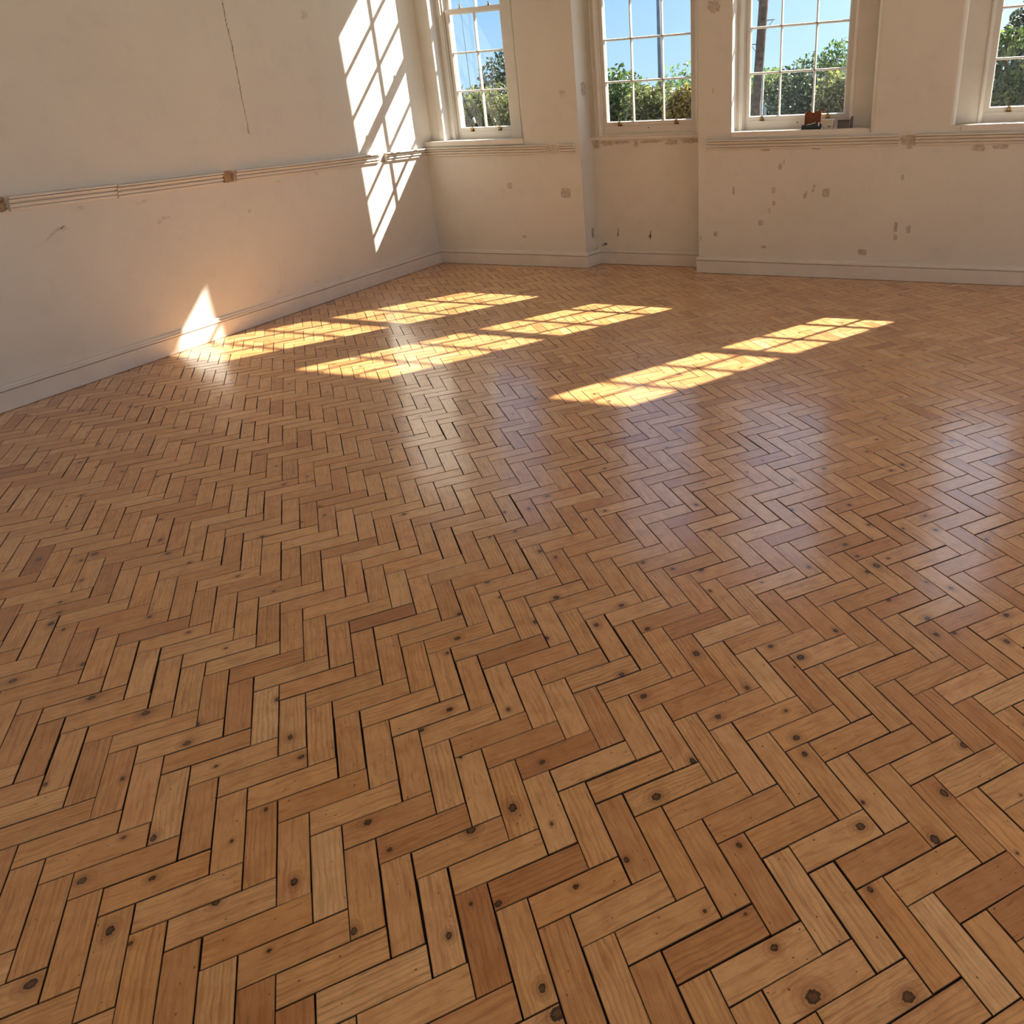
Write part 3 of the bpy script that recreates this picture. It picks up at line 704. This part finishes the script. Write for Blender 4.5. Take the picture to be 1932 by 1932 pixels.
def leaf_mat(name, cols, trans=.35):
    m = bpy.data.materials.new(name); m.use_nodes = True; nt = m.node_tree; nt.nodes.clear(); k = NT(nt)
    out = k.n('ShaderNodeOutputMaterial'); b = k.n('ShaderNodeBsdfPrincipled'); tl = k.n('ShaderNodeBsdfTranslucent'); mx = k.n('ShaderNodeMixShader')
    a = k.n('ShaderNodeAttribute', attribute_name='leafrnd').outputs['Fac']
    c = k.ramp(a, [(i/(len(cols)-1), c_) for i, c_ in enumerate(cols)])
    k.l(c, b.inputs['Base Color']); b.inputs['Roughness'].default_value = .38; k.l(k.mix(1., c, (1.3, 1.5, .6), 'MULTIPLY'), tl.inputs[0])
    mx.inputs[0].default_value = trans; k.l(b.outputs[0], mx.inputs[1]); k.l(tl.outputs[0], mx.inputs[2]); k.l(mx.outputs[0], out.inputs[0]); return m
L_OLIVE = leaf_mat('olive_leaves', [(.06, .07, .04), (.17, .17, .10), (.36, .33, .21), (.11, .12, .07)])
L_DARK = leaf_mat('dark_evergreen_leaves', [(.012, .022, .016), (.035, .055, .036), (.085, .115, .075), (.25, .28, .22)], .2)
L_GREEN = leaf_mat('fresh_green_leaves', [(.03, .06, .03), (.09, .14, .06), (.24, .29, .14), (.06, .09, .05)])
L_YELL = leaf_mat('golden_leaves', [(.12, .10, .05), (.28, .22, .10), (.48, .36, .15), (.10, .09, .05)])
L_FAR = leaf_mat('hazy_leaves', [(.10, .15, .12), (.16, .22, .16), (.26, .32, .24)])
M_BARK = simple('bark', (.09, .065, .05), .9, .25, 12, 1)

def leaves(name, parent, blobs, n, size, m, seed, stretch=1.7, up=0.):
    """leaf blades scattered through ellipsoid clumps (cx,cy,cz,rx,ry,rz)"""
    rr = random.Random(seed); V, F, A = [], [], []
    vol = [b[3]*b[4]*b[5] for b in blobs]; tot = sum(vol)
    for b, vv in zip(blobs, vol):
        for _ in range(int(n*vv/tot)):
            while True:
                p = Vector((rr.uniform(-1, 1), rr.uniform(-1, 1), rr.uniform(-1, 1)))
                if .25 < p.length < 1: break
            bumpy = 1 + .22*mnoise.noise(Vector((p.x*3+b[0], p.y*3, p.z*3+seed)))
            c = Vector((b[0]+p.x*b[3]*bumpy, b[1]+p.y*b[4]*bumpy, b[2]+p.z*b[5]*bumpy))
            if c.z < GZ0+.02: continue
            d = Vector((rr.gauss(0, 1), rr.gauss(0, 1), rr.gauss(up, 1))).normalized()
            s = d.cross(Vector((rr.gauss(0, 1), rr.gauss(0, 1), rr.gauss(0, 1)))).normalized()
            sz = size*rr.uniform(.6, 1.3); a = d*sz*stretch/2; q = s*sz/2; i = len(V)
            nn = d.cross(s)*sz*.12
            V += [c-a, c+q*.9+nn, c+a, c-q*.9+nn]; F += [(i, i+1, i+2, i+3)]; A.append(rr.random())
    me = bpy.data.meshes.new(name); me.from_pydata(V, [], F)
    at = me.attributes.new('leafrnd', 'FLOAT', 'FACE'); at.data.foreach_set('value', A)
    me.materials.append(m); return link(name, me, parent)

def bush(name, label, cat, base, blobs, n, size, m, seed, stretch=1.7, up=0., stems=4, group=None):
    """blobs are given in world coordinates"""
    e = tag(empty(name, (*base, GZ0)), label, cat, group)
    B = [(b[0]-base[0], b[1]-base[1], b[2]-GZ0, *b[3:]) for b in blobs]
    # leaves are built about the plant's own base
    f = leaves('foliage', e, blobs, n, size, m, seed, stretch, up)
    f.data.transform(Matrix.Translation((-base[0], -base[1], -GZ0)))
    bm = bmesh.new(); rr = random.Random(seed)
    for b in (B*4)[:max(stems, len(B))]:
        tube(bm, [(0+rr.uniform(-.06, .06), rr.uniform(-.06, .06), -.02), (b[0]*.4+rr.uniform(-.1, .1), b[1]*.4, b[2]*.45), (b[0]+rr.uniform(-.3, .3)*b[3], b[1], b[2]+b[5]*.3)], .035, 7, .010)
    obj('stem', bm, M_BARK, e); return e

bush('laurel_bush', 'dark leafy bush rising against the sky behind the corner window', 'bush', (-2.0, 5.4),
     [(-1.98, 5.4, 1.98, .52, .45, .66), (-2.45, 5.4, 1.80, .34, .40, .34), (-1.7, 5.5, 1.2, .9, .5, .8)], 6500, .055, L_DARK, 11)
bush('olive_hedge', 'pale olive shrub filling the lowest panes of the corner window', 'bush', (-1.75, 4.3),
     [(-1.55, 4.3, 1.22, .75, .4, .78), (-2.1, 4.35, 1.20, .7, .4, .80), (-1.1, 4.2, 1.0, .6, .4, .75)], 9000, .04, L_OLIVE, 12, 3.2, 1.0)
bush('green_shrub', 'bright green bush at the left of the alcove window', 'bush', (-.42, 6.9),
     [(-.50, 7.2, 1.50, .62, .5, .85), (-.25, 7.1, 1.1, .55, .5, .8), (-.8, 7.1, 1.0, .6, .4, .9)], 8000, .065, L_GREEN, 13)
bush('olive_shrub', 'olive green bush behind the lamp post', 'bush', (.6, 6.1),
     [(.45, 6.1, 1.27, .5, .4, .74), (.85, 6.15, 1.27, .5, .4, .72), (.6, 6.0, .8, .6, .4, .8)], 7500, .045, L_OLIVE, 14, 2.6)
gs = bush('golden_shrub', 'golden topped grey green bush at the right of the alcove window', 'bush', (1.45, 5.2),
     [(1.55, 5.2, 1.62, .33, .22, .30), (1.82, 5.2, 1.58, .26, .22, .26), (1.28, 5.2, 1.5, .2, .2, .2)], 2600, .042, L_YELL, 15, 2.2)
lf = leaves('lower_foliage', gs, [(1.6, 5.25, .95, .62, .26, .62)], 3600, .042, L_OLIVE, 16, 2.2)
lf.data.transform(Matrix.Translation((-1.45, -5.2, -GZ0)))
bush('wispy_sapling', 'thin twiggy sapling showing faintly above the olive bush', 'sapling', (-2.3, 18.0),
     [(-2.3, 18.0, 2.1, 1.1, .6, .75), (-1.2, 18.0, 1.9, 1.2, .6, .55)], 700, .09, L_FAR, 17, 2.4, stems=14)
bush('ivy_hedge', 'pale olive hedge just behind the brown wooden pole', 'hedge', (1.6, 14.6),
     [(1.2, 14.6, 1.50, .75, .4, .85), (1.9, 14.6, 1.3, .7, .4, .9), (.7, 14.6, 1.0, .7, .4, .9)], 5200, .075, L_OLIVE, 18)
bush('dark_yew', 'dark tree mass in the middle lower pane of the third window', 'tree', (2.75, 9.6),
     [(2.7, 9.6, 1.4, .72, .5, .85), (3.2, 9.7, 1.2, .6, .5, .85), (2.75, 9.6, .6, .72, .5, .8)], 9000, .06, L_DARK, 19)
bush('holly_tree', 'light flecked tree behind the right panes of the third window', 'tree', (3.6, 7.7),
     [(3.62, 7.6, 1.45, .40, .4, .62), (3.9, 7.6, 1.2, .5, .4, .8), (3.6, 7.6, 1.1, .42, .4, .7)], 6500, .055, L_OLIVE, 20, 1.6)
bush('arching_shrub', 'loose arching twigs over the top of the middle pane of the third window', 'shrub', (2.85, 11.4),
     [(2.1, 11.4, 2.05, .5, .3, .24), (2.75, 11.4, 2.2, .55, .4, .36), (3.25, 11.4, 2.35, .4, .4, .45)], 1300, .055, L_GREEN, 21, 2.0, stems=9)
bush('evergreen_oak', 'tall spiky leaved tree behind the right window', 'tree', (6.6, 6.0),
     [(6.5, 6.0, 1.7, .55, .5, 1.05), (7.0, 6.1, 1.7, .7, .5, 1.1), (6.75, 6.0, 2.4, .45, .45, .55), (6.5, 6.1, .9, .8, .5, .9)], 12500, .06, L_DARK, 22, 1.8)
bush('variegated_shrub', 'yellow green sprays in front of the tall tree behind the right window', 'shrub', (6.3, 5.1),
     [(6.22, 5.1, 2.20, .22, .16, .22), (6.35, 5.1, 1.45, .35, .18, .6)], 1100, .055, L_GREEN, 23, 2.0)
for i, (x, y, z, r) in enumerate([(-3.9, 40, 2.0, 1.5), (-9.5, 41, 1.6, 1.7), (-14, 43, 1.5, 1.9), (2.5, 44, 1.9, 1.8)]):
    bush('distant_tree', ['distant round tree beside the wooden pole', 'far tree low on the skyline behind the alcove window', 'far tree low on the skyline left of the lamp post', 'far tree low on the skyline at the right of the third window'][i], 'tree',
         (x, y), [(x, y, z, r*1.2, r, r*.85), (x+r*.6, y, z-.5, r, r, r*.8)], 1500, .22, L_FAR, 30+i, 1.5)

# telegraph pole with steps and cable guard
e = tag(empty('telegraph_pole', (1.235, 12, GZ0)), 'tall brown wooden utility pole behind the third window', 'utility pole')
bm = bmesh.new(); tube(bm, [(0, 0, -.1), (.04, 0, 2.0), (.16, 0, 4.3), (.38, 0, 8.6)], .125, 16, .105); obj('pole_shaft', bm, simple('weathered_pole', (.20, .13, .10), .85, .3, 9, 1), e)
for i, (z, s) in enumerate(((3.88, 1), (3.38, -1), (4.45, -1), (5.3, 1))):
    bm = bmesh.new(); x = .045*z-.03; tube(bm, [(x, 0, z), (x+s*.30, 0, z+.01)], .012, 6); tube(bm, [(x+s*.05, 0, z-.24), (x+s*.25, 0, z)], .008, 6)
    obj('step_bracket', bm, simple('galvanised_steel_%d' % i, (.25, .27, .29), .5, .1, 20, 0, .5, .6), e)
bm = bmesh.new(); tube(bm, [(.150, -.08, 0), (.215, -.08, 2.70)], .022, 8); obj('cable_guard', bm, simple('pale_conduit', (.62, .62, .60), .6, .1, 12), e)
# lamp post
e = tag(empty('lamp_post', (.122, 8, GZ0)), 'slim blue grey metal post behind the alcove window', 'lamp post')
mp = simple('blue_grey_paint', (.17, .24, .31), .5, .1, 8)
bm = bmesh.new(); tube(bm, [(0, 0, -.05), (0, 0, 6.6)], .046, 14, .036); obj('post_shaft', bm, mp, e)
bm = bmesh.new(); tube(bm, [(0, 0, 6.6), (.1, -.1, 6.9), (.5, -.3, 7.0)], .03, 10); box(bm, .45, .85, -.42, -.20, 6.94, 7.06, .02); obj('lamp_head', bm, mp, e)
# stay wire of a pole, with its pale guard
e = tag(empty('stay_wire', (-.95, 3, GZ0)), 'dark slanting stay cable with pale sleeve behind the corner window', 'cable')
bm = bmesh.new(); tube(bm, [(.72, 0, -.05), (-.223, 0, 2.013)], .014, 7); tube(bm, [(-.223, 0, 2.013), (-.384, 0, 2.336)], .015, 7, .010); tube(bm, [(-.384, 0, 2.336), (-.47, 0, 2.60)], .009, 6, .006); obj('steel_cable', bm, simple('dark_cable', (.012, .014, .014), 1., .1, 10, 0, 0), e)
bm = bmesh.new(); tube(bm, [(-.262, -.02, 2.12), (-.238, -.02, 2.04)], .016, 8); obj('cable_sleeve', bm, simple('white_sleeve', (.75, .75, .72), .6, .05, 10), e)
M_WIRE = simple('overhead_wire', (.10, .14, .18), .7, .1, 5)
for i, (a, b) in enumerate((((-9.6, 15, 7.0), (-8.1, 12, -.2)), ((-8.9, 15, 7.4), (-6.9, 12, 1.6)))):
    bm = bmesh.new(); tube(bm, [a, b], .009, 5)
    o_ = tag(obj('overhead_cable', bm, M_WIRE), ['thin overhead cable crossing the left panes of the corner window', 'thin overhead cable crossing the right panes of the corner window'][i], 'cable')
# pale fence low down behind the dark tree
e = tag(empty('garden_fence', (1.2, 13.5, GZ0)), 'pale picket fence glimpsed through the dark tree', 'fence')
mfn = simple('faded_white_fence', (.5, .55, .6), .7, .08, 8)
for i in range(10):
    bm = bmesh.new(); x = i*.19
    prism(bm, [(x-.035, 0), (x+.035, 0), (x+.035, 2.0), (x, 2.06), (x-.035, 2.0)], 'y', 0, .02); obj('picket', bm, mfn, e)
bm = bmesh.new(); box(bm, -.1, 1.9, .02, .05, .5, .57); box(bm, -.1, 1.9, .02, .05, 1.5, 1.57); obj('fence_rail', bm, mfn, e)
# white house far off
e = tag(empty('house', (.3, 52, GZ0)), 'far white gabled house at the right edge of the third window', 'house')
bm = bmesh.new(); box(bm, -1.6, 2.2, 0, 6, 0, 3.6); obj('house_wall', bm, simple('white_render', (.8, .8, .78), .8, .03, 3), e)
bm = bmesh.new(); prism(bm, [(-1.9, 3.6), (2.5, 3.6), (.3, 5.0)], 'y', -.2, 6.2); obj('roof', bm, simple('slate_roof', (.35, .38, .42), .7, .1, 5), e)
bm = bmesh.new(); box(bm, -.9, -.2, -.03, .02, 2.2, 3.2); obj('house_window', bm, simple('dark_pane', (.05, .07, .09), .2, .1, 3), e)

# unseen facade and paving, invented to bounce fill light into the open room
bm = bmesh.new(); box(bm, -26, 36, -26, -17, GZ0, 13)
tag(obj('bounce_facade', bm, simple('bounce_facade_grey', (.12, .115, .11), .8, .04, 1.5)), kind='structure')  # dark facade added out of view as a light reflector
M_PAVE = simple('bounce_paving', (.70, .72, .66), .85, .06, 2)
bm = bmesh.new(); box(bm, 12.6, 40, -14, 10, GZ0-.01, GZ0+.03)
tag(obj('bounce_terrace', bm, M_PAVE), kind='structure')  # added out of view to reflect sun onto the left wall

# ------------------------------------------------------------------ light
SUND = Vector((-.66, -1., -.985)).normalized()
sl = bpy.data.lights.new('sun', 'SUN'); so = bpy.data.objects.new('sun', sl); COL.objects.link(so)
sl.energy = SUN_E; sl.angle = math.radians(.53); sl.color = (1., .94, .84)
so.rotation_euler = SUND.to_track_quat('-Z', 'Y').to_euler(); so.location = (8, 6, 9)
wd = bpy.data.worlds.new('sky'); scene.world = wd; wd.use_nodes = True; nt = wd.node_tree; nt.nodes.clear(); k = NT(nt)
out = k.n('ShaderNodeOutputWorld'); bg = k.n('ShaderNodeBackground'); g = k.coord('Generated')
sx = k.n('ShaderNodeSeparateXYZ'); k.l(g, sx.inputs[0])
# clear sky, paler towards the horizon and brighter around the sun
dp = k.n('ShaderNodeVectorMath', operation='DOT_PRODUCT'); k.l(g, dp.inputs[0]); dp.inputs[1].default_value = (.426, .645, .636)
glow = k.math('POWER', k.math('MAXIMUM', dp.outputs['Value'], 0), 4.5)
k.l(k.mix(1., k.ramp(sx.outputs[2], SKY), k.mix(glow, (0, 0, 0), GLOW), 'ADD'), bg.inputs[0])
bg.inputs[1].default_value = SKY_E
k.l(bg.outputs[0], out.inputs[0])

# ------------------------------------------------------------------ view
vs = scene.view_settings
scene.display_settings.display_device = 'sRGB'
vs.view_transform = 'Standard'; vs.look = 'None'; vs.exposure = EXPO; vs.gamma = 1; vs.use_curve_mapping = False
cy = scene.cycles
cy.use_denoising = True; cy.max_bounces = 7; cy.diffuse_bounces = 4; cy.glossy_bounces = 3; cy.transparent_max_bounces = 10; cy.transmission_bounces = 4
cy.sample_clamp_indirect = 5; cy.caustics_reflective = False; cy.caustics_refractive = False

cy.use_adaptive_sampling = True; cy.adaptive_threshold = .07; cy.adaptive_min_samples = 12
